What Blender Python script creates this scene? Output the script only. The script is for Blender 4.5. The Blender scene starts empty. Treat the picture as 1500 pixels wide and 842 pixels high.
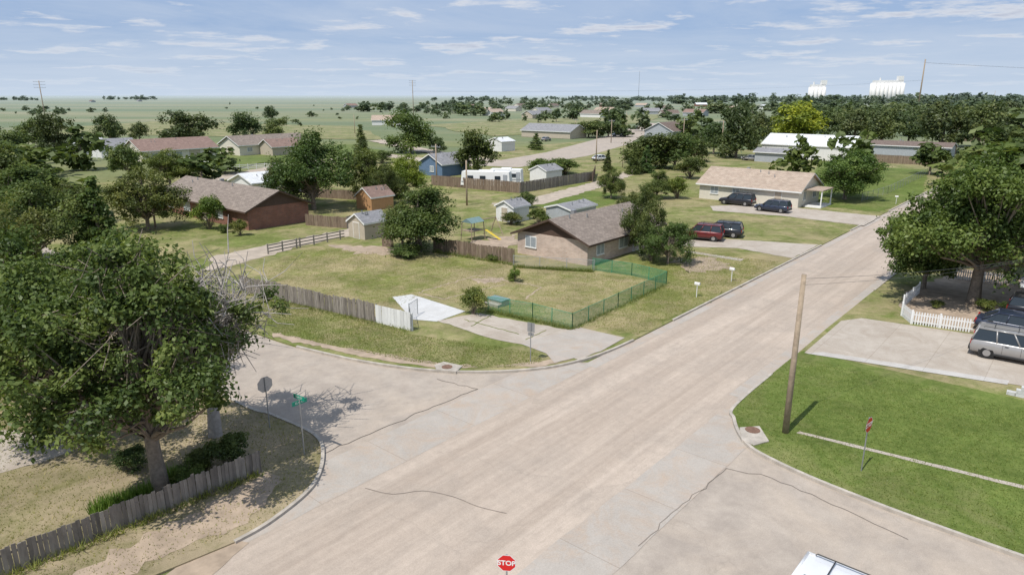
import bpy, bmesh, math, random
import numpy as np
from mathutils import Vector
random.seed(7); rng=np.random.default_rng(7)
H=16.0
PIT=math.atan(0.281); sp,cp=math.sin(PIT),math.cos(PIT)
A=math.radians(40.5)
SD=(math.sin(A),math.cos(A)); TD=(math.cos(A),-math.sin(A))
AS=math.radians(49.5); AT=-A      # headings of +s (up the street) and +t (cross street)
def P(u,v,z=0.0):
    # pixel (u,v) back-projected through the camera -> metres on the plane of height z
    y=(421-v)/1000; up=-sp+cp*y; fw=cp+sp*y; d=(H-z)/(-up)
    return (d*(u-750)/1000, d*fw)
def mpp(v):
    y=(421-v)/1000; return H/(sp-cp*y)/1000
def R(s,t): # multiples of 16 m in street frame
    s*=16; t*=16
    return (s*SD[0]+t*TD[0], s*SD[1]+t*TD[1])
scene=bpy.context.scene; col=scene.collection
# ------------------------------------------------------------------ materials
def newmat(name,rough=.9,spec=.2):
    m=bpy.data.materials.new(name); m.use_nodes=True; nt=m.node_tree; b=nt.nodes['Principled BSDF']
    b.inputs['Roughness'].default_value=rough; b.inputs['Specular IOR Level'].default_value=spec
    return m,nt,b
def coords(nt,rot=0,scale=(1,1,1),out='Object'):
    t=nt.nodes.new('ShaderNodeTexCoord'); mp=nt.nodes.new('ShaderNodeMapping'); m2=nt.nodes.new('ShaderNodeMapping')
    mp.inputs['Rotation'].default_value=(0,0,rot); m2.inputs['Scale'].default_value=scale
    nt.links.new(t.outputs[out],mp.inputs[0]); nt.links.new(mp.outputs[0],m2.inputs[0]); return m2.outputs[0]
def noise(nt,vec,scale,detail=4,rough=.6,dist=0):
    n=nt.nodes.new('ShaderNodeTexNoise'); n.inputs['Scale'].default_value=scale; n.inputs['Detail'].default_value=detail
    n.inputs['Roughness'].default_value=rough; n.inputs['Distortion'].default_value=dist
    nt.links.new(vec,n.inputs['Vector']); return n.outputs['Fac']
def ramp(nt,fac,stops):
    r=nt.nodes.new('ShaderNodeValToRGB'); e=r.color_ramp.elements
    while len(e)<len(stops): e.new(.5)
    for i,(p,c) in enumerate(stops):
        e[i].position=p; e[i].color=(c[0],c[1],c[2],1) if hasattr(c,'__len__') else (c,c,c,1)
    nt.links.new(fac,r.inputs[0]); return r.outputs[0]
def mix(nt,fac,a,b,blend='MIX'):
    m=nt.nodes.new('ShaderNodeMix'); m.data_type='RGBA'; m.blend_type=blend
    for s,i in ((fac,0),(a,6),(b,7)):
        if hasattr(s,'is_output'): nt.links.new(s,m.inputs[i])
        elif hasattr(s,'__len__'): m.inputs[i].default_value=(s[0],s[1],s[2],1)
        else: m.inputs[i].default_value=s
    return m.outputs[2]
def math_(nt,op,a,b):
    k=nt.nodes.new('ShaderNodeMath'); k.operation=op
    for s,i in ((a,0),(b,1)):
        if hasattr(s,'is_output'): nt.links.new(s,k.inputs[i])
        else: k.inputs[i].default_value=s
    return k.outputs[0]
def painted_haze(nt,c,far,amount,d1=3500,pw=.7):
    # aerial haze put into the base colour: ground and leaves pale with distance
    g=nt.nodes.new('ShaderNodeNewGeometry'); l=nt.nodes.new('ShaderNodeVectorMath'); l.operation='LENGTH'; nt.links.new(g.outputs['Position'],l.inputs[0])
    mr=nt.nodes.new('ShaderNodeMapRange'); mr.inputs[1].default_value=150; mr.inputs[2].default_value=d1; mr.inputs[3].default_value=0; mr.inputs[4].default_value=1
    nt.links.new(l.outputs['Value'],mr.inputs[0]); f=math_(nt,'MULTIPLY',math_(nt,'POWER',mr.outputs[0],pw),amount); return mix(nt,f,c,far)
def bump(nt,b,h,strength=.3,dist=.02):
    n=nt.nodes.new('ShaderNodeBump'); n.inputs['Strength'].default_value=strength; n.inputs['Distance'].default_value=dist
    nt.links.new(h,n.inputs['Height']); nt.links.new(n.outputs[0],b.inputs['Normal'])
def smat(name,c,rough=.7,var=.2,scale=3,metal=0,spec=.3,bmp=0,coat=0):
    m,nt,b=newmat(name,rough,spec); v=coords(nt)
    n=noise(nt,v,scale,6); f=ramp(nt,n,[(.3,1-var),(.7,1+var)])
    o=mix(nt,1.0,c,f,'MULTIPLY'); nt.links.new(o,b.inputs['Base Color'])
    b.inputs['Metallic'].default_value=metal; b.inputs['Coat Weight'].default_value=coat
    if bmp: bump(nt,b,n,bmp)
    return m
def tintmat(name,stops,rough=.85,scale=6,var=.25):
    m,nt,b=newmat(name,rough); a=nt.nodes.new('ShaderNodeAttribute'); a.attribute_name='tint'
    c=ramp(nt,a.outputs['Fac'],stops); n=noise(nt,coords(nt,scale=(1,1,.25)),scale,6)
    c=mix(nt,1.0,c,ramp(nt,n,[(.3,1-var),(.7,1+var)]),'MULTIPLY'); nt.links.new(c,b.inputs['Base Color']); return m
def grassmat(name,g1,g2,dry,thr=.55,big=.12,amt=.85):
    m,nt,b=newmat(name,.95,.1); v=coords(nt)
    a=noise(nt,v,3,6,.7); c=mix(nt,ramp(nt,a,[(.35,0),(.65,1)]),g1,g2)
    d=noise(nt,v,.6,9,.75,.8); e=noise(nt,v,big,5,.6,.5)
    k=math_(nt,'MULTIPLY',math_(nt,'ADD',d,e),.5)
    c=mix(nt,ramp(nt,k,[(thr-.07,0),(thr+.07,amt)]),c,dry)
    s=noise(nt,v,24,3,.8); c=mix(nt,1.0,c,ramp(nt,s,[(.28,.76),(.72,1.24)]),'MULTIPLY')
    s2=noise(nt,v,.28,7,.7); c=mix(nt,1.0,c,ramp(nt,s2,[(.3,.72),(.7,1.22)]),'MULTIPLY')
    c=painted_haze(nt,c,(.30,.35,.33),.7)
    nt.links.new(c,b.inputs['Base Color']); bump(nt,b,s,.4,.03); return m
M={}
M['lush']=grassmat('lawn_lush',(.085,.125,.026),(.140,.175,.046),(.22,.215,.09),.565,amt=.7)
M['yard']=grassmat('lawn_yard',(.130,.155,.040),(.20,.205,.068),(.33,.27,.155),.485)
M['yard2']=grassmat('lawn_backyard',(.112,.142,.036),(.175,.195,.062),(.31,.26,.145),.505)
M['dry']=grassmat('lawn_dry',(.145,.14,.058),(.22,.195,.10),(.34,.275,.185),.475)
# open plain: large fields
m,nt,b=newmat('plain_grass',.95,.1); v=coords(nt)
c=mix(nt,ramp(nt,noise(nt,v,.04,7,.7,.5),[(.35,0),(.65,1)]),(.125,.155,.050),(.205,.208,.085))
c=mix(nt,ramp(nt,noise(nt,coords(nt,rot=.2,scale=(.2,1,1)),.010,5,.65,.3),[(.46,0),(.60,.8)]),c,(.27,.24,.14))
c=mix(nt,1.0,c,ramp(nt,noise(nt,v,.9,6,.75),[(.3,.78),(.7,1.22)]),'MULTIPLY')
c=mix(nt,ramp(nt,noise(nt,coords(nt,scale=(.12,1,1)),.0045,5,.65),[(.43,0),(.55,.8)]),c,(.105,.145,.065))
c=painted_haze(nt,c,(.35,.40,.41),.85,7000,.6)
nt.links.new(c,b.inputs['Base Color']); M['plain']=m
# street chip seal
def roadmat(name,c1,c2,c3,streak=True):
    m,nt,b=newmat(name,.9,.25); v=coords(nt,rot=-AS); vs=coords(nt,rot=-AS,scale=(.04,1,1))
    c=mix(nt,ramp(nt,noise(nt,vs if streak else v,.6,4,.6,.2),[(.38,0),(.62,1)]),c1,c2)
    c=mix(nt,ramp(nt,noise(nt,v,.22,8,.72,.8),[(.45,0),(.68,.75)]),c,c3)
    if streak: c=mix(nt,1.0,c,ramp(nt,noise(nt,vs,4,4,.7),[(.3,.93),(.7,1.07)]),'MULTIPLY')
    c=mix(nt,1.0,c,ramp(nt,noise(nt,v,2.2,8,.75),[(.3,.91),(.7,1.09)]),'MULTIPLY')
    sf=noise(nt,v,22,4,.85); c=mix(nt,1.0,c,ramp(nt,sf,[(.3,.84),(.7,1.16)]),'MULTIPLY')
    vo=nt.nodes.new('ShaderNodeTexVoronoi'); vo.feature='DISTANCE_TO_EDGE'; vo.inputs['Scale'].default_value=.11
    wv=nt.nodes.new('ShaderNodeVectorMath'); wv.operation='ADD'; nn=nt.nodes.new('ShaderNodeTexNoise'); nn.inputs['Scale'].default_value=.7; nn.inputs['Detail'].default_value=6
    nt.links.new(v,nn.inputs[0]); sc=nt.nodes.new('ShaderNodeVectorMath'); sc.operation='SCALE'; sc.inputs['Scale'].default_value=2.2; nt.links.new(nn.outputs['Color'],sc.inputs[0])
    nt.links.new(v,wv.inputs[0]); nt.links.new(sc.outputs[0],wv.inputs[1]); nt.links.new(wv.outputs[0],vo.inputs['Vector'])
    c=mix(nt,ramp(nt,vo.outputs['Distance'],[(.0,.25),(.004,0)]),c,(.22,.19,.16))
    nt.links.new(c,b.inputs['Base Color']); bump(nt,b,sf,.3,.01); return m
M['road']=roadmat('road_chip_seal',(.365,.30,.243),(.455,.38,.312),(.335,.285,.238))
M['patch']=roadmat('side_street_seal',(.325,.28,.237),(.39,.338,.285),(.43,.36,.29),False)
def concmat(name,c1,c2,jx=3.2,jy=3.2,stain=(.33,.28,.23),joint=.72):
    m,nt,b=newmat(name,.85,.3); v=coords(nt,rot=-AS)
    c=mix(nt,ramp(nt,noise(nt,v,.8,7,.7,.4),[(.35,0),(.65,1)]),c1,c2)
    c=mix(nt,ramp(nt,noise(nt,v,.35,8,.75,.9),[(.46,0),(.66,.85)]),c,stain)
    c=mix(nt,1.0,c,ramp(nt,noise(nt,v,18,4,.8),[(.3,.87),(.7,1.13)]),'MULTIPLY')
    br=nt.nodes.new('ShaderNodeTexBrick'); br.offset=0; br.inputs['Scale'].default_value=1
    br.inputs['Brick Width'].default_value=jx; br.inputs['Row Height'].default_value=jy; br.inputs['Mortar Size'].default_value=.014
    br.inputs['Color1'].default_value=(1,1,1,1); br.inputs['Color2'].default_value=(.95,.95,.95,1); br.inputs['Mortar'].default_value=(joint,joint*.96,joint*.92,1)
    nt.links.new(v,br.inputs[0]); c=mix(nt,1.0,c,br.outputs[0],'MULTIPLY'); nt.links.new(c,b.inputs['Base Color']); return m
M['conc']=concmat('concrete_gutter',(.365,.33,.29),(.415,.375,.33),4.5,30,(.405,.315,.24))
M['drive']=concmat('concrete_driveway',(.385,.335,.28),(.455,.405,.345),3.5,3.0,(.34,.285,.23))
M['light_conc']=concmat('light_concrete',(.44,.42,.39),(.50,.48,.45),3,3,(.40,.36,.32))
M['white_conc']=concmat('concrete_new',(.50,.50,.49),(.57,.57,.56),3,3,(.46,.45,.43))
M['kerb']=smat('kerb_concrete',(.40,.36,.31),.9,.25,2)
M['dirt']=smat('dirt',(.35,.275,.205),.95,.25,1.2,bmp=.3)
M['dirt2']=smat('gravel_lane',(.39,.33,.265),.95,.2,.8,bmp=.3)
M['crack']=smat('crack_seal',(.20,.17,.145),.8)
M['fence']=tintmat('weathered_fence_wood',[(0,(.12,.108,.095)),(.5,(.22,.195,.17)),(1,(.32,.29,.255))])
M['fence_brown']=tintmat('brown_fence_wood',[(0,(.14,.10,.075)),(.5,(.20,.15,.11)),(1,(.27,.21,.16))])
M['fence_white']=tintmat('pale_fence_panel',[(0,(.58,.58,.57)),(1,(.76,.76,.75))],var=.08)
M['white']=smat('white_paint',(.75,.75,.73),.5,.06)
M['bark']=smat('bark',(.22,.18,.14),.95,.35,5,bmp=.6)
M['deadwood']=smat('dead_wood',(.36,.33,.30),.95,.25,5)
M['pole']=smat('pole_wood',(.33,.26,.19),.9,.25,4)
M['metal']=smat('galvanised_steel',(.38,.39,.40),.45,.1,3,.6)
M['green_wire']=smat('green_fence_wire',(.05,.25,.14),.5,.1)
M['steel_wire']=smat('fence_wire',(.32,.33,.33),.5,.1)
M['wire']=smat('cable',(.10,.10,.10),.5,0)
M['red']=smat('sign_red',(.62,.02,.02),.35,.03)
M['signgreen']=smat('sign_green',(.01,.26,.17),.4,.03)
M['rust']=smat('cast_iron',(.17,.10,.07),.8,.3,8)
M['glass']=smat('window_glass',(.03,.04,.05),.08,.05,1,0,.5)
M['blind']=smat('window_with_blinds',(.30,.33,.35),.2,.1,4,0,.5)
M['tyre']=smat('tyre',(.02,.02,.02),.8,.1)
M['rim']=smat('alloy_rim',(.45,.45,.46),.3,.05,3,.8)
M['lamp_r']=smat('tail_lamp',(.45,.02,.02),.2,0)
M['lamp_w']=smat('head_lamp',(.6,.6,.6),.1,0)
M['plastic']=smat('black_plastic',(.035,.035,.035),.5,.1)
M['brown']=smat('brown_siding',(.085,.055,.042),.8,.15,4)
M['cream']=smat('cream_siding',(.62,.58,.49),.7,.06,2)
M['whitewall']=smat('white_siding',(.66,.66,.64),.7,.06,2)
M['greywall']=smat('grey_siding',(.36,.38,.40),.7,.1,2)
M['bluewall']=smat('blue_siding',(.11,.17,.26),.7,.1,2)
M['tanwall']=smat('tan_siding',(.45,.39,.31),.7,.1,2)
M['orange']=smat('orange_shed',(.42,.24,.12),.7,.1,2)
M['yellow']=smat('yellow_plastic',(.62,.46,.05),.4,.05)
M['bluegrey']=smat('weathered_tarp',(.16,.24,.24),.7,.1)
M['elev']=smat('elevator_concrete',(.72,.71,.69),.8,.06,.05)
def brickmat(name,a,b_,mo):
    m,nt,b=newmat(name,.9,.15); t=nt.nodes.new('ShaderNodeTexCoord'); s=nt.nodes.new('ShaderNodeSeparateXYZ'); nt.links.new(t.outputs['Object'],s.inputs[0])
    cb=nt.nodes.new('ShaderNodeCombineXYZ'); nt.links.new(math_(nt,'ADD',s.outputs[0],s.outputs[1]),cb.inputs[0]); nt.links.new(s.outputs[2],cb.inputs[1])
    br=nt.nodes.new('ShaderNodeTexBrick'); br.inputs['Scale'].default_value=1; br.inputs['Brick Width'].default_value=.4; br.inputs['Row Height'].default_value=.13; br.inputs['Mortar Size'].default_value=.015
    br.inputs['Color1'].default_value=(*a,1); br.inputs['Color2'].default_value=(*b_,1); br.inputs['Mortar'].default_value=(*mo,1)
    nt.links.new(cb.outputs[0],br.inputs[0]); c=mix(nt,1.0,br.outputs[0],ramp(nt,noise(nt,t.outputs['Object'],.9,6),[(.3,.85),(.7,1.15)]),'MULTIPLY')
    nt.links.new(c,b.inputs['Base Color']); return m
M['tanbrick']=brickmat('tan_brick',(.54,.42,.345),(.44,.33,.265),(.52,.46,.41))
M['redbrick']=brickmat('red_brick',(.27,.115,.075),(.20,.09,.065),(.25,.18,.15))
def roofmat(name,a,b_,row=.2,metal=False):
    m,nt,b=newmat(name,.9 if not metal else .45,.2); v=coords(nt)
    br=nt.nodes.new('ShaderNodeTexBrick'); br.inputs['Scale'].default_value=1; br.inputs['Brick Width'].default_value=.5 if not metal else .6; br.inputs['Row Height'].default_value=row
    br.inputs['Mortar Size'].default_value=.012; br.inputs['Color1'].default_value=(*a,1); br.inputs['Color2'].default_value=(*b_,1); br.inputs['Mortar'].default_value=(*[x*.6 for x in a],1)
    nt.links.new(v,br.inputs[0]); c=mix(nt,1.0,br.outputs[0],ramp(nt,noise(nt,v,1.2,7,.7),[(.3,.82),(.7,1.18)]),'MULTIPLY')
    nt.links.new(c,b.inputs['Base Color']); return m
M['r_brown']=roofmat('brown_shingles',(.20,.165,.14),(.27,.225,.19))
M['r_tan']=roofmat('tan_shingles',(.36,.28,.22),(.43,.35,.28))
M['r_dark']=roofmat('dark_brown_shingles',(.15,.115,.10),(.20,.155,.13))
M['r_grey']=roofmat('grey_shingles',(.22,.22,.23),(.28,.28,.29))
M['r_white']=roofmat('white_metal_roof',(.60,.61,.61),(.66,.67,.67),50,True)
M['r_redb']=roofmat('maroon_shingles',(.22,.15,.125),(.27,.19,.16))
def leafmat(name):
    m=bpy.data.materials.new(name); m.use_nodes=True; nt=m.node_tree; nt.nodes.clear()
    a=nt.nodes.new('ShaderNodeAttribute'); a.attribute_name='tint'
    c=ramp(nt,a.outputs['Fac'],[(0,(.050,.080,.022)),(.45,(.100,.138,.036)),(.8,(.160,.198,.054)),(1,(.24,.26,.09))])
    oi=nt.nodes.new('ShaderNodeObjectInfo'); c=mix(nt,1.0,c,oi.outputs['Color'],'MULTIPLY'); c=painted_haze(nt,c,(.24,.30,.32),.6,2500)
    d=nt.nodes.new('ShaderNodeBsdfDiffuse'); t=nt.nodes.new('ShaderNodeBsdfTranslucent'); g=nt.nodes.new('ShaderNodeBsdfGlossy'); g.inputs['Roughness'].default_value=.5
    g.inputs['Color'].default_value=(.6,.6,.6,1)
    nt.links.new(c,d.inputs[0]); c2=mix(nt,1.0,c,(1.25,1.25,.7),'MULTIPLY'); nt.links.new(c2,t.inputs[0])
    m1=nt.nodes.new('ShaderNodeMixShader'); m1.inputs[0].default_value=.33; nt.links.new(d.outputs[0],m1.inputs[1]); nt.links.new(t.outputs[0],m1.inputs[2])
    m2=nt.nodes.new('ShaderNodeMixShader'); m2.inputs[0].default_value=.03; nt.links.new(m1.outputs[0],m2.inputs[1]); nt.links.new(g.outputs[0],m2.inputs[2])
    o=nt.nodes.new('ShaderNodeOutputMaterial'); nt.links.new(m2.outputs[0],o.inputs[0]); return m
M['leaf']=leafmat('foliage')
# ------------------------------------------------------------------ mesh helpers
def npmesh(name,V,F,tint=None,mi=None,mats=(),smooth=False):
    V=np.asarray(V,dtype=np.float32); F=np.asarray(F,dtype=np.int32)
    me=bpy.data.meshes.new(name); me.vertices.add(len(V)); me.vertices.foreach_set('co',V.ravel())
    k=F.shape[1]; me.loops.add(F.size); me.loops.foreach_set('vertex_index',F.ravel())
    me.polygons.add(len(F)); me.polygons.foreach_set('loop_start',np.arange(len(F),dtype=np.int32)*k)
    if mi is not None: me.polygons.foreach_set('material_index',np.asarray(mi,dtype=np.int32))
    me.update(calc_edges=True)
    if tint is not None:
        at=me.attributes.new('tint','FLOAT','FACE'); at.data.foreach_set('value',np.asarray(tint,dtype=np.float32))
    for m in mats: me.materials.append(m)
    if smooth: me.shade_smooth()
    return me
def addobj(name,me,parent=None,loc=(0,0,0),rz=0,color=None):
    o=bpy.data.objects.new(name,me); col.objects.link(o); o.location=loc; o.rotation_euler=(0,0,rz)
    if parent: o.parent=parent
    if color: o.color=(*color,1)
    return o
def empty(name,loc=(0,0,0),rz=0):
    return addobj(name,None,None,loc,rz)
class MB:
    def __init__(s): s.V=[];s.F=[];s.T=[];s.I=[]
    def box(s,c,d,rz=0,tint=.5,mi=0,top=None,shear=(0,0)):
        n=len(s.V); ca,sa=math.cos(rz),math.sin(rz); tx,ty=top if top else (1,1)
        for z in (-.5,.5):
            for x,y in ((-.5,-.5),(.5,-.5),(.5,.5),(-.5,.5)):
                X=x*d[0]*(tx if z>0 else 1)+(shear[0] if z>0 else 0); Y=y*d[1]*(ty if z>0 else 1)+(shear[1] if z>0 else 0)
                s.V.append((c[0]+X*ca-Y*sa,c[1]+X*sa+Y*ca,c[2]+z*d[2]))
        for f in ((3,2,1,0),(4,5,6,7),(0,1,5,4),(1,2,6,5),(2,3,7,6),(3,0,4,7)):
            s.F.append([n+i for i in f]); s.T.append(tint); s.I.append(mi)
    def quad(s,pts,tint=.5,mi=0):
        n=len(s.V); s.V+= [tuple(p) for p in pts]; s.F.append([n+i for i in range(len(pts))]); s.T.append(tint); s.I.append(mi)
    def tube(s,pts,rad,k=8,tint=.5,mi=0,cap=True):
        pts=[Vector(p) for p in pts]; n0=len(s.V)
        for i,p in enumerate(pts):
            d=(pts[min(i+1,len(pts)-1)]-pts[max(i-1,0)]).normalized()
            a=d.orthogonal().normalized() if abs(d.z)<.999 else Vector((1,0,0)); b_=d.cross(a); r=rad[i] if hasattr(rad,'__len__') else rad
            for j in range(k):
                q=p+a*math.cos(2*math.pi*j/k)*r+b_*math.sin(2*math.pi*j/k)*r; s.V.append(tuple(q))
        for i in range(len(pts)-1):
            for j in range(k):
                s.F.append([n0+i*k+j,n0+i*k+(j+1)%k,n0+(i+1)*k+(j+1)%k,n0+(i+1)*k+j]); s.T.append(tint); s.I.append(mi)
        if cap:
            s.F.append([n0+(len(pts)-1)*k+j for j in range(k)]); s.T.append(tint); s.I.append(mi)
            s.F.append([n0+j for j in range(k)][::-1]); s.T.append(tint); s.I.append(mi)
    def mesh(s,name,mats,smooth=False):
        me=bpy.data.meshes.new(name); me.from_pydata(s.V,[],s.F); me.polygons.foreach_set('material_index',s.I)
        at=me.attributes.new('tint','FLOAT','FACE'); at.data.foreach_set('value',s.T)
        for m in mats: me.materials.append(m)
        me.update()
        if smooth: me.shade_smooth()
        return me
def area(p): return .5*sum(p[i][0]*p[(i+1)%len(p)][1]-p[(i+1)%len(p)][0]*p[i][1] for i in range(len(p)))
def rough_edge(pts,step,j,closed=True):
    out=[]
    for i in range(len(pts) if closed else len(pts)-1):
        a,b=pts[i],pts[(i+1)%len(pts)]; L=math.dist(a,b); n=max(1,min(60,int(L/step)))
        nx,ny=(b[1]-a[1])/max(L,1e-6),-(b[0]-a[0])/max(L,1e-6)
        for k in range(n):
            f=k/n; o=random.gauss(0,j) if k else 0
            out.append((a[0]+(b[0]-a[0])*f+nx*o,a[1]+(b[1]-a[1])*f+ny*o))
    return out
def sheet(name,pts,z,mat,jit=0,step=.6,skirt=0):
    if jit: pts=rough_edge(pts,step,jit)
    if area(pts)<0: pts=pts[::-1]
    V=[(x,y,z) for x,y in pts]; F=[list(range(len(pts)))]
    if skirt:
        n=len(pts); V+=[(x,y,z-skirt) for x,y in pts]
        F+=[[i,n+i,n+(i+1)%n,(i+1)%n] for i in range(n)]
    me=bpy.data.meshes.new(name); me.from_pydata(V,[],F); me.materials.append(mat); me.update()
    return addobj(name,me)
def strip(name,pts,w,z0,z1,mat):
    n=len(pts); V=[];F=[]
    for i,p in enumerate(pts):
        a=pts[max(i-1,0)]; b=pts[min(i+1,n-1)]; d=Vector((b[0]-a[0],b[1]-a[1])).normalized(); q=(-d.y*w/2,d.x*w/2)
        V+=[(p[0]+q[0],p[1]+q[1],z0),(p[0]+q[0],p[1]+q[1],z1),(p[0]-q[0],p[1]-q[1],z1),(p[0]-q[0],p[1]-q[1],z0)]
    for i in range(n-1):
        a=4*i;b=a+4; F+=[[a,a+1,b+1,b],[a+1,a+2,b+2,b+1],[a+2,a+3,b+3,b+2]]
    F+=[[0,3,2,1],[4*n-4,4*n-3,4*n-2,4*n-1]]
    me=bpy.data.meshes.new(name); me.from_pydata(V,[],F); me.materials.append(mat); me.update(); return addobj(name,me)
def cr(pts,n=8):
    out=[]
    for i in range(len(pts)-1):
        p0=pts[max(i-1,0)];p1=pts[i];p2=pts[i+1];p3=pts[min(i+2,len(pts)-1)]
        for k in range(n):
            t=k/n; out.append(tuple(.5*(2*p1[j]+(-p0[j]+p2[j])*t+(2*p0[j]-5*p1[j]+4*p2[j]-p3[j])*t*t+(-p0[j]+3*p1[j]-3*p2[j]+p3[j])*t**3) for j in range(2)))
    out.append(pts[-1]); return out
# ------------------------------------------------------------------ ground & streets
def G(*uv): return [P(*q) for q in uv]
bg=bpy.data.meshes.new('ground'); S=30000
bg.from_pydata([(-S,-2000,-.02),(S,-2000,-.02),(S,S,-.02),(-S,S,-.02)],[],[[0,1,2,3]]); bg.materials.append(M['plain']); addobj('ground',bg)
L0,R0=-1.375,-.80
sheet('main_road',[R(-3,L0),R(-3,R0),R(40,R0),R(40,L0)],.012,M['road'])
sheet('cross_street_west',[R(.6,-1.36),R(2.1,-1.36),R(1.6,-2.0),R(1.46,-2.6),R(1.44,-9),R(.9,-9),R(.9,-1.9)],.004,M['patch'])
sheet('cross_street_east',[R(-.2,-.81),R(2.1,-.81),R(1.8,-.4),R(1.78,6),R(-.2,6)],.004,M['patch'])
sheet('concrete_valley_gutter',[R(.5,L0-.155),R(2.05,L0-.155),R(2.05,L0+.02),R(.5,L0+.02)],.018,M['conc'],.02,1)
sheet('concrete_valley_gutter',[R(-.5,R0-.01),R(2.15,R0-.01),R(2.15,R0+.15),R(-.5,R0+.15)],.018,M['conc'],.02,1)
sheet('street_gutter',[R(2.05,L0-.01),R(14,L0-.01),R(14,L0+.045),R(2.05,L0+.045)],.018,M['conc'])
sheet('street_gutter',[R(2.15,R0-.045),R(14,R0-.045),R(14,R0+.01),R(2.15,R0+.01)],.018,M['conc'])
def crack(pts,w=.05,z=.028):
    p=rough_edge(pts,.4,.05,False)+[pts[-1]]; strip('road_crack',p,w*.7,z-.004,z,M['crack'])
crack(cr(G((535,715),(575,724),(620,719),(665,728),(700,742),(742,752)),3),.045)
crack(G((700,570),(600,610),(476,664)),.06)
crack(G((1064,686),(1000,738),(935,800)),.045)
crack(G((1064,686),(1130,700),(1235,745),(1330,790)),.04)
crack(G((640,555),(700,570)),.05)
# block slabs (raised behind kerbs)
nwc=cr([R(1.40,-9),R(1.41,-4),R(1.41,-2.7),R(1.47,-2.2),R(1.58,-1.86),R(1.72,-1.64),R(1.92,-1.47),R(2.15,-1.395),R(2.4,L0)])
sheet('lawn',nwc+[R(13,L0),R(13,-9)],.10,M['yard2'],skirt=.12)
swc=cr([R(.62,L0),R(.72,-1.385),R(.87,-1.44),R(.98,-1.55),R(1.04,-1.68),R(1.03,-1.9),R(1.0,-2.2),R(.99,-4)])
sheet('lawn',[R(-3,-1.42),R(.3,-1.42)]+swc+[R(.99,-9),R(-3,-9)],.08,M['dry'],skirt=.1)
sec=cr([R(3.05,R0),R(2.75,-.795),R(2.1,-.79),R(1.97,-.75),R(1.85,-.665),R(1.80,-.57),R(1.76,-.36),R(1.74,.02),R(1.74,1)])
sheet('lawn',sec+[R(1.74,5),R(13,5),R(13,R0)],.10,M['yard2'],skirt=.12)
sheet('lawn_lush',[R(2.74,-.785)]+sec[9:]+[R(1.74,3.5),R(2.74,3.5)],.112,M['lush'])
# kerbs
strip('kerb',nwc[20:],.16,0,.15,M['kerb']); strip('kerb',[R(2.75,L0),R(3.8,L0),R(4.9,L0)],.16,0,.15,M['kerb']); strip('kerb',[R(5.6,L0),R(6.1,L0)],.16,0,.15,M['kerb']);strip('kerb',[R(6.8,L0),R(13,L0)],.16,0,.15,M['kerb'])
strip('kerb',swc,.16,0,.13,M['kerb']); strip('kerb',sec[12:],.16,0,.15,M['kerb']); strip('kerb',[R(3.9,R0),R(13,R0)],.16,0,.15,M['kerb'])
# lot lawns / tracks
sheet('lot_lawn',G((360,398),(460,362),(640,372),(752,388),(870,398),(965,412),(838,484),(700,455),(640,435),(575,437),(552,468)),.112,M['yard'],.15)
sheet('verge_lawn',G((360,412),(600,492),(700,505),(795,520),(805,533),(760,541),(660,541),(600,536),(400,494),(340,480)),.114,M['yard2'],.15)
sheet('dirt_edge',G((395,488),(470,505),(620,530),(700,540),(640,541),(560,530),(400,496)),.118,M['dirt'],.1,.4)
sheet('dirt_edge',G((725,538),(800,530),(850,521),(890,506),(880,513),(830,530),(790,540)),.118,M['dirt'],.06,.4)
sheet('concrete_pad',G((575,437),(603,433),(682,458),(640,473),(604,470)),.122,M['white_conc'])
sheet('driveway',G((640,472),(700,460),(790,478),(912,497),(850,530),(800,515),(720,498)),.124,M['drive'],.06,.6)
sheet('driveway_apron',G((760,505),(850,482),(915,497),(880,517),(812,534),(800,520)),.13,M['conc'])
for q in (((680,470),(760,492)),((720,464),(690,480)),((800,486),(770,500))): strip('driveway_crack_weeds',rough_edge(G(*q),.3,.05,False)+[P(*q[1])],.08,.13,.14,M['yard2'])
for q in (((612,430),(700,405)),((700,405),(792,422)),((792,422),(770,440)),((612,430),(650,440)),((650,440),(740,418))):
    strip('worn_track',rough_edge(G(*q),.35,.09,False)+[P(*q[1])],.16,.112,.120,M['dirt'])
sheet('worn_patch',G((480,360),(560,362),(610,372),(560,376),(500,368)),.118,M['dirt'],.3,.6)
sheet('worn_patch',G((690,410),(740,408),(735,415),(700,417)),.118,M['dirt'],.2,.3)
sheet('gravel_lane',G((310,378),(400,358),(520,334),(640,318),(640,324),(522,345),(440,362),(360,385),(300,400)),.12,M['dirt2'],.25,.8)
sheet('gravel_lane',G((720,300),(790,288),(868,268),(940,245),(945,250),(875,277),(800,299),(740,306)),.12,M['dirt2'],.25,.8)
sheet('front_lawn',G((905,395),(960,365),(1070,368),(1135,378),(1140,388),(1040,440),(935,492),(850,490),(975,420)),.113,M['yard'],.2)
sheet('dirt_patch',G((985,382),(1040,378),(1075,392),(1010,402)),.12,M['dirt'],.5,.5)
sheet('walkway',G((1000,370),(1008,369),(1090,381),(1085,384)),.122,M['conc'])
sheet('driveway',G((990,352),(1070,352),(1200,360),(1160,380),(1080,365),(990,362)),.124,M['drive'],.05)
sheet('driveway',G((1040,303),(1110,300),(1290,318),(1265,332),(1150,318),(1045,310)),.124,M['drive'],.05)
sheet('front_lawn',G((985,320),(1050,312),(1150,320),(1250,332),(1195,358),(1070,352),(985,345)),.113,M['yard2'],.2)
sheet('front_lawn',G((1175,280),(1200,240),(1360,250),(1350,285),(1290,312),(1180,300)),.113,M['lush'],.2)
sheet('backyard_lawn',G((780,300),(860,280),(905,285),(900,300),(820,312)),.113,M['lush'],.2)
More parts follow.
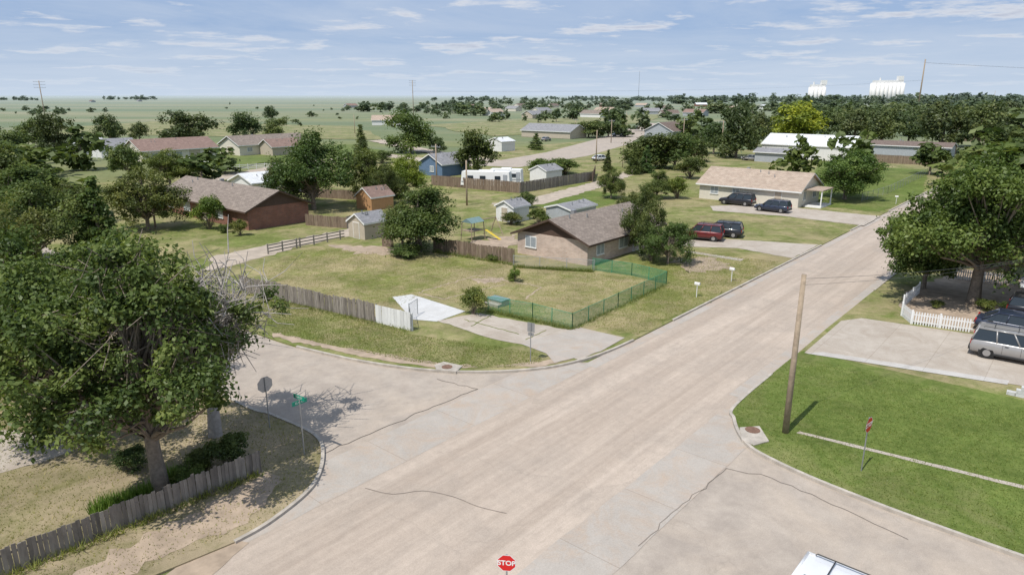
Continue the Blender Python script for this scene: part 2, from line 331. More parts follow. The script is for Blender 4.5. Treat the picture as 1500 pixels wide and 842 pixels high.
sheet('dirt_patch',G((560,318),(600,312),(640,322),(600,330)),.13,M['dirt'],.4,.6)
sheet('dirt_patch',G((690,355),(750,345),(760,360),(700,366)),.13,M['dirt'],.4,.6)
# east side
sheet('driveway',G((1178,519),(1232,472),(1262,468),(1330,478),(1500,503),(1700,530),(1700,605),(1500,568)),.124,M['drive'])
sheet('driveway_edge',G((1180,520),(1205,518),(1478,560),(1475,566)),.130,M['light_conc'])
sheet('garden_bed',G((1330,428),(1400,395),(1600,420),(1600,505),(1420,488),(1335,474),(1318,452)),.12,M['dirt'],.2)
sheet('sidewalk',G((1166,637),(1171,634.5),(1510,717),(1510,722)),.122,M['drive'],.02)
sheet('driveway',G((-60,650),(0,632),(90,640),(110,662),(60,680),(-20,700)),.09,M['drive'],.05)
sheet('dirt_edge',G((365,795),(320,835),(290,880),(200,880),(260,830),(330,785)),.024,M['dirt'],.1,.4)
sheet('dirt_edge',G((385,690),(410,700),(390,740),(345,775),(250,812),(100,880),(60,870),(380,700)),.088,M['dirt'],.15,.4)
# far road and fields
sheet('far_road',G((690,243),(800,224),(868,206),(950,180.5),(974,181),(920,212),(862,229),(760,246)),.13,M['patch'])
sheet('far_street',G((560,205),(640,222),(740,236),(740,241),(640,228),(540,207)),.125,M['dirt2'],.4,3)
sheet('far_street',G((300,262),(420,240),(560,225),(690,240),(690,245),(560,230),(430,246),(310,268)),.122,M['dirt2'],.3,3)
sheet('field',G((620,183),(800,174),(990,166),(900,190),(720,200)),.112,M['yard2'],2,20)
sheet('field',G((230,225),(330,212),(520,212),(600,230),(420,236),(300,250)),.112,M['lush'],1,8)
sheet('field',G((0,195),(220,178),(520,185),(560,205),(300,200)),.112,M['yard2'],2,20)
sheet('drain_inlet',G((636,538),(650,533),(678,539),(668,548),(640,545)),.17,M['kerb'],skirt=.17)
mb=MB(); p=P(655,541); mb.tube([(p[0],p[1],.17),(p[0],p[1],.185)],.33,16); addobj('manhole_cover',mb.mesh('manhole_cover',[M['rust']]))
sheet('drain_inlet',G((1083,630),(1112,628),(1126,650),(1104,656),(1086,648)),.17,M['kerb'],skirt=.17)
mb=MB(); p=P(1102,634); mb.tube([(p[0],p[1],.17),(p[0],p[1],.185)],.36,16); addobj('manhole_cover',mb.mesh('manhole_cover',[M['rust']]))
# ------------------------------------------------------------------ grass blades
def inpoly(X,Y,poly):
    c=np.zeros(len(X),bool); n=len(poly)
    for i in range(n):
        x1,y1=poly[i];x2,y2=poly[(i+1)%n]
        if y1==y2: continue
        k=((y1>Y)!=(y2>Y))&(X<(x2-x1)*(Y-y1)/(y2-y1)+x1); c^=k
    return c
def grass(name,poly,n,h,z,color):
    a=np.array(poly); lo=a.min(0);hi=a.max(0)
    X=rng.uniform(lo[0],hi[0],n*3);Y=rng.uniform(lo[1],hi[1],n*3); k=inpoly(X,Y,poly); X=X[k][:n];Y=Y[k][:n]; n=len(X)
    cl=np.sin(X*1.7+np.sin(Y*1.1)*2)*np.sin(Y*1.9+1)+rng.normal(0,.5,n)
    th=rng.uniform(0,6.28,n); w=rng.uniform(.010,.024,n); hh=h*rng.uniform(.5,1.3,n)*(1+.25*cl.clip(-1,1)); lx=rng.normal(0,.6,n)*hh; ly=rng.normal(0,.6,n)*hh
    V=np.zeros((n,3,3)); V[:,0]=np.stack([X-np.cos(th)*w,Y-np.sin(th)*w,np.full(n,z)],1); V[:,1]=np.stack([X+np.cos(th)*w,Y+np.sin(th)*w,np.full(n,z)],1); V[:,2]=np.stack([X+lx,Y+ly,z+hh],1)
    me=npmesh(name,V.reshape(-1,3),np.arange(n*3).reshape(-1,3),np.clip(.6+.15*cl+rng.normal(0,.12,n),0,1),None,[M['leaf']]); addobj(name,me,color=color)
grass('grass',sec[10:]+[R(1.74,1.6),R(2.62,1.6),R(2.66,-.7)],80000,.06,.11,(1.2,1.2,.95))
grass('grass',G((360,412),(600,492),(700,505),(790,520),(795,533),(740,541),(660,539),(600,532),(400,490)),45000,.08,.11,(1.5,1.35,1.25))
grass('grass',G((700,455),(840,484),(965,412),(752,390),(560,372),(460,364),(370,398),(552,468),(620,432)),32000,.07,.11,(1.8,1.4,1.5))
grass('grass',[R(.0,-1.5)]+swc[8:]+[R(1.0,-4.5),R(0,-3.5)],40000,.08,.08,(2.0,1.55,1.7))
grass('grass',G((935,492),(1040,440),(1140,385),(975,365),(930,395),(975,415),(860,480)),26000,.07,.11,(1.7,1.4,1.4))
def weeds(p0,p1,w,n,h,color=(1.2,1.15,1.0)):
    d=Vector((p1[0]-p0[0],p1[1]-p0[1])).normalized(); q=(-d.y*w,d.x*w)
    grass('fence_weeds',[(p0[0]-q[0],p0[1]-q[1]),(p1[0]-q[0],p1[1]-q[1]),(p1[0]+q[0],p1[1]+q[1]),(p0[0]+q[0],p0[1]+q[1])],n,h,.1,color)
weeds(P(352,430),P(600,488),.3,5000,.28); weeds(P(-90,890),P(383,696),.3,5000,.3,(1.6,1.4,1.2)); weeds(P(838,485),P(976,420),.25,3500,.35); weeds(P(715,458),P(838,485),.25,2500,.35); weeds(P(635,371),P(752,390),.3,2500,.4); weeds(P(752,393),P(870,400),.3,2500,.35)
# ------------------------------------------------------------------ trees
def tubes_np(paths,k=5):
    V=[];F=[];n0=0
    for pts,rad in paths:
        mb=MB(); mb.tube(pts,rad,k,cap=False); V+=mb.V; F+=[[i+n0 for i in f] for f in mb.F]; n0+=len(mb.V)
    return np.array(V),np.array(F)
def leaves(C,Rc,n,size,r,flat=.75,up=.5):
    m=len(C)*n; d=r.normal(size=(m,3)); d/=np.linalg.norm(d,axis=1,keepdims=True)
    # every clump is stretched in its own direction so that the outline is ragged
    ax=r.normal(size=(len(C),3))+np.array([0,0,.5]); ax/=np.linalg.norm(ax,axis=1,keepdims=True); AX=np.repeat(ax,n,0)
    rad=np.repeat(Rc,n)*r.uniform(.1,1,m)**.6*(1+.2*r.normal(size=m))
    pos=d*rad[:,None]*np.array([1,1,flat]); pos+=AX*(np.sum(pos*AX,1)*.7)[:,None]; pos+=np.repeat(C,n,0)
    nr=d*.6+r.normal(size=(m,3))*.55+np.array([0,0,up]); nr/=np.linalg.norm(nr,axis=1,keepdims=True)
    a=np.cross(nr,r.normal(size=(m,3))); a/=np.linalg.norm(a,axis=1,keepdims=True)+1e-9; b=np.cross(nr,a)
    s=(size*r.uniform(.6,1.35,m))[:,None]
    V=np.stack([pos-a*s*.5,pos+b*s*.3,pos+a*s*.5,pos-b*s*.3],1).reshape(-1,3)
    F=np.arange(m*4).reshape(-1,4)
    t=np.repeat(r.uniform(.12,.8,len(C)),n)+r.normal(0,.12,m)
    return V,F,np.clip(t,0,1)
def tree(seed,Ht,Rd,zb,nc,nl,leaf,bare=0,crs=.27,lean=(0,0),trunk=None,limbs=True,flat=.75,bush=False,twigs=4,lobr=(.36,.60)):
    r=np.random.default_rng(seed)
    nlobe=(6+seed%4) if not bush else 4
    cz=(Ht+zb)/2; hz=(Ht-zb)/2
    lob=[]
    for i in range(nlobe):
        an=i*2.4+r.uniform(-.7,.7); q=r.uniform(.28,.66)*(0.3 if i==0 else 1)
        lob.append((math.cos(an)*q*Rd+lean[0],math.sin(an)*q*Rd+lean[1],cz+hz*(.42 if i==0 else r.uniform(-.6,.42)),r.uniform(*lobr)))
    C=[];RC=[]
    for i in range(nc):
        l=lob[i%nlobe]; d=r.normal(size=3); d/=np.linalg.norm(d); d[2]=abs(d[2])*.9-.25 if r.random()<.6 else d[2]
        k=r.uniform(.25,1.15)**.5
        C.append((l[0]+d[0]*l[3]*Rd*k,l[1]+d[1]*l[3]*Rd*k,max(zb*.8,l[2]+d[2]*l[3]*hz*1.25*k))); RC.append(Rd*crs*r.uniform(.45,1.3))
    C=np.array(C);RC=np.array(RC)
    tr=trunk or Ht*.028
    paths=[([(0,0,-.1),(lean[0]*.12+.03,lean[1]*.12,zb*.6),(lean[0]*.4,lean[1]*.4,cz*.8),(lean[0]*.8,lean[1]*.8,cz+hz*.5)],[tr*1.35,tr,tr*.65,tr*.2])] if not bush else []
    for i in range(0,nc,1 if limbs else 4):
        c=C[i]; f=r.uniform(.15,.8); b0=Vector((lean[0]*f*.5,lean[1]*f*.5,zb*.6+(cz-zb*.6)*f if not bush else 0)); e=Vector(c)
        mid=b0.lerp(e,.5)+Vector((r.normal()*.06*Rd,r.normal()*.06*Rd,-.04*Ht+abs(r.normal())*.03*Ht))
        th=tr*r.uniform(.18,.45)
        paths.append(([b0,b0.lerp(mid,.5)+Vector((0,0,.01*Ht)),mid,e],[th,th*.75,th*.5,th*.15]))
        if bare and (bare>.3 or i%3==0):
            for q in range(twigs):
                e2=mid.lerp(e,r.uniform(.3,1)); e3=e2+Vector(r.normal(size=3))*Rd*.24+Vector((0,0,.2)); paths.append(([e2,e2.lerp(e3,.5)+Vector(r.normal(size=3))*.1,e3],[max(.022,th*.3),.02,.012]))
    TV,TF=tubes_np(paths,5)
    keep=np.ones(nc,bool)
    if bare: keep=r.random(nc)>bare
    if bare>.3: keep&=(C[:,2]<cz+hz*.25)
    LV,LF,LT=leaves(C[keep],RC[keep],nl,leaf,r,flat)
    V=np.concatenate([TV,LV]); F=np.concatenate([TF,LF+len(TV)]); t=np.concatenate([np.full(len(TF),.5),LT]); mi=np.concatenate([np.zeros(len(TF)),np.ones(len(LF))])
    return V,F,t,mi
def treemesh(name,a,bark='bark'): return npmesh(name,*a,mats=[M[bark],M['leaf']])
TD_=[treemesh('tree_mesh_%d'%i,tree(100+i,10,5,1.1,120,200,.29,crs=.22)) for i in range(6)]
TL_=[treemesh('tree_low_%d'%i,tree(200+i,10,5,.5,75,95,.53,limbs=False,crs=.26)) for i in range(6)]
TB_=[treemesh('bush_mesh_%d'%i,tree(300+i,10,5,1.0,40,180,.5,bush=True,crs=.30)) for i in range(3)]
def conifer(seed):
    r=np.random.default_rng(seed); C=[];RC=[];paths=[([(0,0,0),(0,0,9.6)],[.25,.04])]
    for z in np.arange(.8,9.9,.45):
        rr=3.0*(1-z/10.3)*r.uniform(.85,1.1)
        for k in range(max(3,int(rr*5))):
            a=r.uniform(0,6.28); q=rr*r.uniform(.4,1.05); C.append((math.cos(a)*q,math.sin(a)*q,z-.25*q*.6)); RC.append(.45+.12*rr)
    TV,TF=tubes_np(paths); LV,LF,LT=leaves(np.array(C),np.array(RC),60,.34,r,.5)
    return np.concatenate([TV,LV]),np.concatenate([TF,LF+len(TV)]),np.concatenate([np.full(len(TF),.5),LT]),np.concatenate([np.zeros(len(TF)),np.ones(len(LF))])
TC_=treemesh('conifer_mesh',conifer(5))
cnt=[0]
def T(u,v,w,h,kind='d',c=(1,1,1),name=None):
    k=mpp(v); p=P(u,v); cnt[0]+=1; i=cnt[0]
    me={'d':TD_[i%6],'l':TL_[i%6],'b':TB_[i%3],'c':TC_}[kind]
    nm=name or {'d':'deciduous_tree','l':'deciduous_tree','b':'bush','c':'conifer_tree'}[kind]
    W=w*k/10
    if kind=='c': W*=1.6
    W*=.95; g=random.uniform(.85,1.12); y=random.uniform(.9,1.15)
    o=addobj(nm,me,loc=(p[0],p[1],0),rz=random.uniform(0,6.28),color=(c[0]*g*y,c[1]*g,c[2]*g)); o.scale=(W,W*random.uniform(.9,1.1),h*k/10); return o
dk=(.76,.80,.78); yy=(2.9,2.3,.6); gr=(1.2,1.15,1.0)
# foreground trees
addobj('large_elm_tree',treemesh('large_elm',tree(11,11.2,4.7,2.6,210,215,.195,bare=.10,crs=.145,trunk=.30,lean=(-.8,.3),lobr=(.30,.50))),loc=(*P(237,722),0),color=(1.0,1.04,.95))
addobj('elm_tree',treemesh('elm_b',tree(12,9.6,5.0,1.4,170,215,.2,crs=.155,trunk=.25,lobr=(.3,.52))),loc=(*P(62,650),0),color=(.97,1.04,.95))
addobj('elm_tree',treemesh('elm_c',tree(13,9.2,4.6,1.0,110,230,.22,crs=.18)),loc=(*P(-10,560),0),rz=1,color=(1,1.05,.95))
addobj('half_dead_tree',treemesh('half_dead',tree(14,9.8,3.4,2.8,100,260,.17,bare=.40,crs=.17,twigs=8,lean=(.3,0)),'deadwood'),loc=(*P(316,640),0),color=(1.0,1.03,1.0))
addobj('elm_tree',treemesh('elm_d',tree(15,8.8,4.0,1.6,110,230,.2,crs=.18)),loc=(*P(175,560),0),rz=1,color=(1,1.05,.95))
T(342,688,70,60,'b',dk); T(275,712,60,36,'b',gr); T(300,690,60,40,'b'); T(190,690,60,36,'b',dk)
# left mid
T(60,385,150,120,'d'); T(-10,420,150,150,'d'); T(150,375,92,115,'c',(1.0,1.1,1.0)); T(218,338,110,95,'d'); T(30,330,140,90,'d'); T(110,330,80,60,'d',dk); T(20,460,120,90,'d')
T(307,337,52,50,'b',(1.3,1.4,.9)); T(352,346,26,26,'b',gr); T(330,342,20,14,'b'); T(190,260,60,50,'l');T(250,275,75,55,'d',gr)
T(85,238,60,70,'l',dk);T(20,250,90,60,'l');T(50,215,60,40,'l',gr);T(163,215,48,50,'l');T(205,207,32,28,'l');T(268,217,76,55,'l',dk);T(288,217,30,28,'l');T(360,207,56,44,'l',dk);T(405,203,46,30,'l',gr);T(397,178,24,24,'l',dk)
T(0,285,80,80,'l'); T(-20,230,60,60,'l')
# centre
T(460,308,122,115,'d',(.85,.92,.85)); T(430,300,70,80,'d',dk); T(543,292,78,72,'d',gr);T(592,287,66,62,'d',(1.7,1.6,.75)); T(615,370,130,102,'d',(.85,.92,.88)); T(590,366,70,70,'d',(.85,.92,.88)); T(570,300,60,60,'d')
T(695,256,74,68,'l',dk); T(602,224,76,60,'l',(1.0,1.05,.8)); T(530,230,30,46,'c',(1.1,1.2,1.1)); T(640,225,30,25,'l'); T(560,240,40,20,'b')
T(785,220,28,24,'c',gr); T(828,256,62,24,'b'); T(793,260,54,28,'b',gr); T(770,305,30,26,'d'); T(790,330,36,24,'b',gr);T(748,330,40,20,'b'); T(862,202,54,24,'l',gr); T(900,182,40,24,'l',dk)
T(693,462,44,44,'b',gr); T(752,414,22,23,'b',(1.3,1.4,.9)); T(725,380,50,14,'b'); T(590,378,50,16,'b')
T(937,376,62,104,'d',(.95,.95,.95)); T(978,388,66,66,'d',(.85,.95,.9)); T(955,384,50,50,'b',dk)
T(895,292,46,46,'d'); T(962,292,52,44,'d'); T(992,292,38,34,'b',(1.2,1.3,.9)); T(928,330,50,50,'d'); T(1010,262,50,32,'b')
T(950,248,90,52,'l',dk); T(988,248,84,56,'l'); T(1020,238,50,40,'l',dk); T(928,256,32,46,'c'); T(946,254,30,40,'c',(1.1,1.2,1.3)); T(890,252,20,32,'c')
# right
T(1078,232,76,78,'l',dk);T(1045,226,50,50,'l',dk);T(1108,220,44,56,'l',dk); T(1156,215,96,66,'l',yy,'yellow_green_tree'); T(1212,206,54,48,'l');T(1250,210,60,52,'l',dk); T(1290,212,70,55,'l');T(1330,212,60,50,'l',dk);T(1378,224,95,75,'l',dk);T(1432,216,85,68,'l');T(1470,190,60,40,'l',dk); T(1340,200,60,46,'l')
T(1237,293,104,72,'d',(1.0,1.1,.95)); T(1490,240,60,40,'l'); T(1500,262,50,50,'d',gr)
addobj('large_shade_tree',treemesh('shade_tree',tree(21,11.9,6.6,2.8,190,240,.27,crs=.155,trunk=.42,lobr=(.32,.52))),loc=(*P(1425,446),0),rz=2.2,color=(1.0,1.07,.9))
addobj('shade_tree',treemesh('shade_tree_b',tree(22,7.0,3.6,.8,100,230,.25,crs=.22)),loc=(*P(1352,424),0),color=(.95,1.05,.95))
T(1475,400,140,140,'d'); T(1540,420,170,180,'d'); T(1395,395,50,34,'b'); T(1440,455,34,18,'b',gr); T(1475,462,30,20,'b',dk); T(1370,452,24,12,'b')
# distant masses: merged copies of small crowns, in clusters
FT=[tree(400+i,10,5,.3,24,22,1.7,limbs=False,crs=.30) for i in range(7)]
def mass(name,spots,c):
    Vs=[];Fs=[];Ts=[];Is=[];n=0
    for (x,y,w,h) in spots:
        V,F,t,mi=FT[random.randrange(7)]; a=random.uniform(0,6.28); ca,sa=math.cos(a),math.sin(a); st=random.uniform(.7,1.3)
        vx=V[:,0]*st
        q=np.stack([(vx*ca-V[:,1]*sa)*w/10+x,(vx*sa+V[:,1]*ca)*w/10+y,V[:,2]*h/10],1); Vs.append(q);Fs.append(F+n);Ts.append(np.clip(t*random.uniform(.6,1.1)+random.uniform(-.25,.25),0,1));Is.append(mi);n+=len(V)
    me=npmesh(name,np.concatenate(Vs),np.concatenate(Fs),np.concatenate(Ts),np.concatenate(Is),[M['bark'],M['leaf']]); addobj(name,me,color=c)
def band(u0,u1,v0,v1,n,h0=7,h1=13,cl=4):
    out=[]
    while len(out)<n:
        cx,cy=P(random.uniform(u0,u1),random.uniform(v0,v1)); hh=random.uniform(h0,h1)
        for k in range(random.randint(1,2*cl-1)):
            h=hh*random.uniform(.55,1.15); x=cx+random.gauss(0,12*min(cl,4)/2); y=cy+random.gauss(0,12); out.append((x,y,h*random.uniform(.9,2.0),h))
    return out
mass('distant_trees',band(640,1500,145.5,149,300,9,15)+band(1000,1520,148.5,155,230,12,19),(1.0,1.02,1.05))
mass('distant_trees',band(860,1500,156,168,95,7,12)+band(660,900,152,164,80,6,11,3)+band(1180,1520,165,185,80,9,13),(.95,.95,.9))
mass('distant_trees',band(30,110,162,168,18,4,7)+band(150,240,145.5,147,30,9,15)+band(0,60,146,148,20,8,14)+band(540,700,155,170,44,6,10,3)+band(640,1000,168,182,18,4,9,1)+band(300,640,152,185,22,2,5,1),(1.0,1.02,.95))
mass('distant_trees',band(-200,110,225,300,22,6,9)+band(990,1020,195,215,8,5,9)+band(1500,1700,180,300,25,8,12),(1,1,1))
# spiky plants
def spiky(p,n,rr,h,name='iris_clump'):
    mb=MB()
    for i in range(n):
        a=random.uniform(0,6.28);q=random.uniform(0,rr); x=p[0]+math.cos(a)*q;y=p[1]+math.sin(a)*q; b=random.uniform(0,6.28); l=random.uniform(.1,.4)*h; w=.03
        mb.quad([(x-math.cos(b+1.57)*w,y-math.sin(b+1.57)*w,.05),(x+math.cos(b+1.57)*w,y+math.sin(b+1.57)*w,.05),(x+math.cos(b)*l,y+math.sin(b)*l,h*random.uniform(.7,1.1))],random.uniform(.4,.9))
    addobj(name,mb.mesh(name,[M['leaf']]),color=(1.2,1.5,1.0))
for q in ((150,752),(165,748),(182,742),(198,736),(255,705),(285,698),(215,728)): spiky(P(*q),160,.45,.75)
# ------------------------------------------------------------------ fences
def fence(name,p0,p1,h,mat='fence',bw=.14,gap=.012,z0=.06,hv=.04,rails=True):
    mb=MB(); L=math.dist(p0,p1); a=math.atan2(p1[1]-p0[1],p1[0]-p0[0]); n=max(1,int(L/(bw+gap))); dx,dy=math.cos(a),math.sin(a)
    bias=0
    for i in range(n):
        d=(i+.5)*(bw+gap); bias=bias*.9+random.gauss(0,hv*.3); hh=h+random.gauss(0,hv*.5)+bias
        mb.box((p0[0]+dx*d,p0[1]+dy*d,z0+hh/2),(bw,.02,hh),a+random.gauss(0,.02),min(1,max(0,random.gauss(.5,.2))),0,shear=(random.gauss(0,.012),random.gauss(0,.02)))
    if rails:
        mx,my=(p0[0]+p1[0])/2,(p0[1]+p1[1])/2
        for f in (.2,.8): mb.box((mx-dy*.04,my+dx*.04,z0+h*f),(L,.04,.09),a,.4)
        for i in range(int(L/2.4)+2):
            d=min(L,i*2.4); mb.box((p0[0]+dx*d-dy*.09,p0[1]+dy*d+dx*.09,z0+h*.49),(.09,.09,h*.98),a,.3)
    addobj(name,mb.mesh(name,[M[mat]]))
fence('wooden_fence',P(-90,888),P(383,694),1.05,hv=.05)
fence('wooden_fence',P(352,428),P(551,474),1.45,hv=.06)
fence('white_panel_fence',P(551,474),P(603,487),1.4,'fence_white',.3,.005,hv=.01)
fence('wooden_fence',P(635,369),P(752,387),1.5,'fence_brown',hv=.04)
fence('wooden_fence',P(560,362),P(575,364),1.3,'fence_brown')
fence('wooden_fence',P(448,331),P(510,336),1.5,'fence_brown'); fence('wooden_fence',P(510,336),P(560,325),1.6,'fence')
fence('wooden_fence',P(632,272),P(762,284),1.9,'fence_brown',hv=.03); fence('wooden_fence',P(762,284),P(868,266),1.9,'fence',hv=.03)
fence('wooden_fence',P(868,268),P(872,256),1.9,'fence_brown')
fence('wooden_fence',P(1262,238),P(1365,243),2.0,'fence_brown'); fence('wooden_fence',P(1365,243),P(1400,226),2.0,'fence_brown')
fence('wooden_fence',P(1500,208),P(1390,207),2.0,'fence_brown')
fence('wooden_fence',P(460,290),P(560,296),1.5,'fence_brown')
def railfence(p0,p1,h=1.1,name='rail_fence',mat='fence_brown'):
    mb=MB(); L=math.dist(p0,p1); a=math.atan2(p1[1]-p0[1],p1[0]-p0[0]); dx,dy=math.cos(a),math.sin(a)
    for i in range(int(L/1.8)+1): mb.box((p0[0]+dx*i*1.8,p0[1]+dy*i*1.8,h*.55),(.12,.12,h*1.1),a,.8)
    for f in (.3,.6,.9): mb.box(((p0[0]+p1[0])/2,(p0[1]+p1[1])/2,h*f+.05),(L,.04,.12),a,.9)
    addobj(name,mb.mesh(name,[M[mat]]))
railfence(P(393,374),P(440,364),mat='fence'); railfence(P(440,364),P(505,351),mat='fence')
railfence(P(300,252),P(420,246),1.2,'pipe_fence','fence_white'); railfence(P(120,232),P(320,240),1.2,'pipe_fence','fence_white')
def picket(pts,h=.95,name='white_picket_fence'):
    mb=MB()
    for p0,p1 in zip(pts,pts[1:]):
        L=math.dist(p0,p1); a=math.atan2(p1[1]-p0[1],p1[0]-p0[0]); dx,dy=math.cos(a),math.sin(a)
        for i in range(int(L/.17)): mb.box((p0[0]+dx*(i*.17+.08),p0[1]+dy*(i*.17+.08),.1+h/2),(.085,.02,h),a,.8)
        for f in (.25,.75): mb.box(((p0[0]+p1[0])/2-dy*.03,(p0[1]+p1[1])/2+dx*.03,.1+h*f),(L,.035,.08),a,.7)
        for i in range(int(L/2.2)+1): mb.box((p0[0]+dx*i*2.2,p0[1]+dy*i*2.2,.1+h*.55),(.11,.11,h*1.1),a,.9)
    addobj(name,mb.mesh(name,[M['fence_white']]))
picket(G((1345,432),(1322,452),(1320,464),(1334,476),(1375,482),(1424,489)))
picket(G((1398,410),(1440,415),(1490,420)))
def chain(name,pts,h,mat,sp_=.12,w=.007):
    mb=MB()
    for p0,p1 in zip(pts,pts[1:]):
        L=math.dist(p0,p1); dx,dy=(p1[0]-p0[0])/L,(p1[1]-p0[1])/L
        def pt(x,z): return (p0[0]+dx*x,p0[1]+dy*x,z+.1)
        for i in range(-int(h/sp_),int(L/sp_)):
            for sgn in (0,1):
                xa,za,xb,zb=i*sp_,0,i*sp_+h,h
                if xa<0: za=-xa; xa=0
                if xb>L: zb=h-(xb-L); xb=L
                if xb<=xa: continue
                if sgn: za,zb=h-za,h-zb
                mb.quad([pt(xa,za-w),pt(xb,zb-w),pt(xb,zb+w),pt(xa,za+w)])
        n=int(L/2.6)+1
        for i in range(n+1):
            x=L*i/n; mb.tube([pt(x,-.1),pt(x,h+.05)],.03,6)
        mb.tube([pt(0,h),pt(L,h)],.02,6)
    addobj(name,mb.mesh(name,[M[mat]]))
chain('green_chain_link_fence',G((715,457),(780,468),(838,484)),1.15,'green_wire',.10,.008)
chain('green_chain_link_fence',G((838,484),(905,452),(976,418),(925,405),(868,397)),1.15,'green_wire',.09,.011)
chain('chain_link_fence',G((603,487),(600,470),(612,462)),1.2,'steel_wire')
chain('chain_link_fence',G((1262,296),(1300,285),(1385,243)),1.3,'steel_wire',.2,.008)
chain('chain_link_fence',G((752,392),(870,399)),1.1,'steel_wire')
# ------------------------------------------------------------------ houses
def house(name,o,ang,L,W,wh,rh,wall,roof,gable=None,e=.45,wins=(),doors=()):
    E=empty(name,(o[0],o[1],.05),ang); sl=rh/(W/2)
    mb=MB(); mb.quad([(0,0,0),(L,0,0),(L,0,wh),(0,0,wh)]); mb.quad([(L,0,0),(L,W,0),(L,W,wh),(L,0,wh)]); mb.quad([(L,W,0),(0,W,0),(0,W,wh),(L,W,wh)]); mb.quad([(0,W,0),(0,0,0),(0,0,wh),(0,W,wh)])
    addobj('walls',mb.mesh('walls',[M[wall]]),E)
    mb=MB(); t=.08; mb.quad([(0,W,wh),(0,0,wh),(0,W/2,wh+rh-t)]); mb.quad([(L,0,wh),(L,W,wh),(L,W/2,wh+rh-t)]); addobj('gables',mb.mesh('gables',[M[gable or wall]]),E)
    ze=wh-e*sl; T0=[(-e,ze),(W/2,wh+rh),(W+e,ze)]; mb=MB(); th=.2
    for i in range(2):
        (y0,z0),(y1,z1)=T0[i],T0[i+1]
        mb.quad([(-e,y0,z0),(L+e,y0,z0),(L+e,y1,z1),(-e,y1,z1)]); mb.quad([(-e,y0,z0-th),(-e,y1,z1-th),(L+e,y1,z1-th),(L+e,y0,z0-th)])
        for x in (-e,L+e): mb.quad([(x,y0,z0),(x,y1,z1),(x,y1,z1-th),(x,y0,z0-th)],mi=1)
    for y0 in (-e,W+e): mb.quad([(-e,y0,ze),(L+e,y0,ze),(L+e,y0,ze-th),(-e,y0,ze-th)],mi=1)
    addobj('roof',mb.mesh('roof',[M[roof],M['white'] if gable!='brown' else M['brown']]),E)
    def fp(face,a,z,off):
        return {'y0':(a,-off,z),'x0':(-off,a,z),'x1':(L+off,a,z),'y1':(a,W+off,z)}[face]
    mbw=MB()
    for face,a,z,w,h in wins:
        hor=face[0]=='y'; r=0 if hor else math.pi/2
        mbw.box(fp(face,a,z,.02),(w+.16,.06,h+.16),r,mi=1); mbw.box(fp(face,a,z,.04),(w,.06,h),r,mi=0); mbw.box(fp(face,a,z,.06),(.05,.06,h),r,mi=1)
        mbw.box(fp(face,a,z-h/2-.12,.05),(w+.24,.12,.06),r,mi=1)
    for face,a,w,h in doors:
        hor=face[0]=='y'; r=0 if hor else math.pi/2
        mbw.box(fp(face,a,h/2+.1,.02),(w+.15,.06,h+.1),r,mi=1); mbw.box(fp(face,a,h/2+.1,.035),(w,.06,h),r,mi=2)
    if mbw.V: addobj('windows_and_doors',mbw.mesh('windows',[M['blind'],M['white'],M['tanwall']]),E)
    mb=MB()
    for q in range(3):
        x=L*random.uniform(.15,.85); y=W*random.uniform(.25,.45); z=wh+y*sl; mb.tube([(x,y,z-.1),(x,y,z+.4)],.07,8)
    if L>12: x=L*.35; y=W*.6; mb.box((x,y,wh+(W-y)*sl+.2),(.45,.45,.6))
    addobj('roof_vents',mb.mesh('vents',[M['metal']]),E)
    return E
c0=P(860,391)
house('brick_house',c0,AS,14.2,8.8,2.45,1.75,'tanbrick','r_brown','brown',.55,[('y0',2.2,1.45,1.2,1.1),('y0',6.5,1.45,1.6,1.1),('y0',11.5,1.45,1.4,1.1),('x0',7.0,1.5,1.3,1.0)],[('y0',9,1,2.05)])
def tside(c,L): return (c[0]-L*TD[0],c[1]-L*TD[1])
house('cream_house',tside(P(1168,306),15.5),AT,15.5,9.5,2.7,2.1,'cream','r_tan','cream',.5,[('y0',2.5,1.6,1.2,1.0),('y0',6,1.6,1.0,.9),('x1',2.5,1.6,1.0,1.2),('x1',7,1.6,1.4,1.2)],[('y0',12.5,1,2.05)])
house('white_barn',tside(P(1243,238),22),AT,22,12,3.7,2.4,'whitewall','r_white',None,.3,[],[('x1',6,3.6,3)])
house('red_brick_house',tside(P(365,339),24),AT,24,8.5,2.7,1.9,'redbrick','r_brown','brown',.6,[('y0',3,1.5,1.6,1.1),('y0',8,1.5,1.8,1.1),('y0',17,1.5,1.6,1.1)],[('y0',13,1,2.05)])
house('white_house',P(210,239),AS,19,11,3,2.4,'cream','r_redb',None,.5,[('y0',3,1.6,1.4,1),('y0',9,1.6,1.4,1)],[('y0',13,3,2.3)])
house('white_house',P(352,229),AS,22,11,3,2.2,'cream','r_brown',None,.5,[('y0',3,1.6,1.4,1),('y0',15,1.6,1.4,1)],[('x0',5,3,2.3)])
house('farm_house',P(400,229),AS,9,7,2.6,1.8,'tanwall','r_redb')
house('white_shed',P(372,289),AS,9,7,2.4,1.2,'whitewall','r_white')
house('white_house',P(150,232),AS,9,7,2.8,2,'whitewall','r_grey'); house('white_house',P(110,230),AS,8,7,2.8,2,'whitewall','r_white')
house('small_shed',P(535,353),AS,3.5,3,2.1,.9,'tanwall','r_grey','tanwall',.2,[],[('x0',1.5,1,1.8)])
house('orange_shed',P(545,310),AS,4,3.5,2.1,1.2,'orange','r_redb',None,.2)
house('white_shed',P(752,328),AS,3.2,3,2.2,.7,'whitewall','r_grey',None,.2,[],[('x0',1.5,1,1.8)])
house('metal_shed',P(835,326),AS,6,4,1.7,.5,'greywall','r_grey',None,.2)
house('blue_house',P(648,260),AS,8,7,2.7,1.8,'bluewall','r_grey',None,.4,[('x0',3,1.5,1,1)])
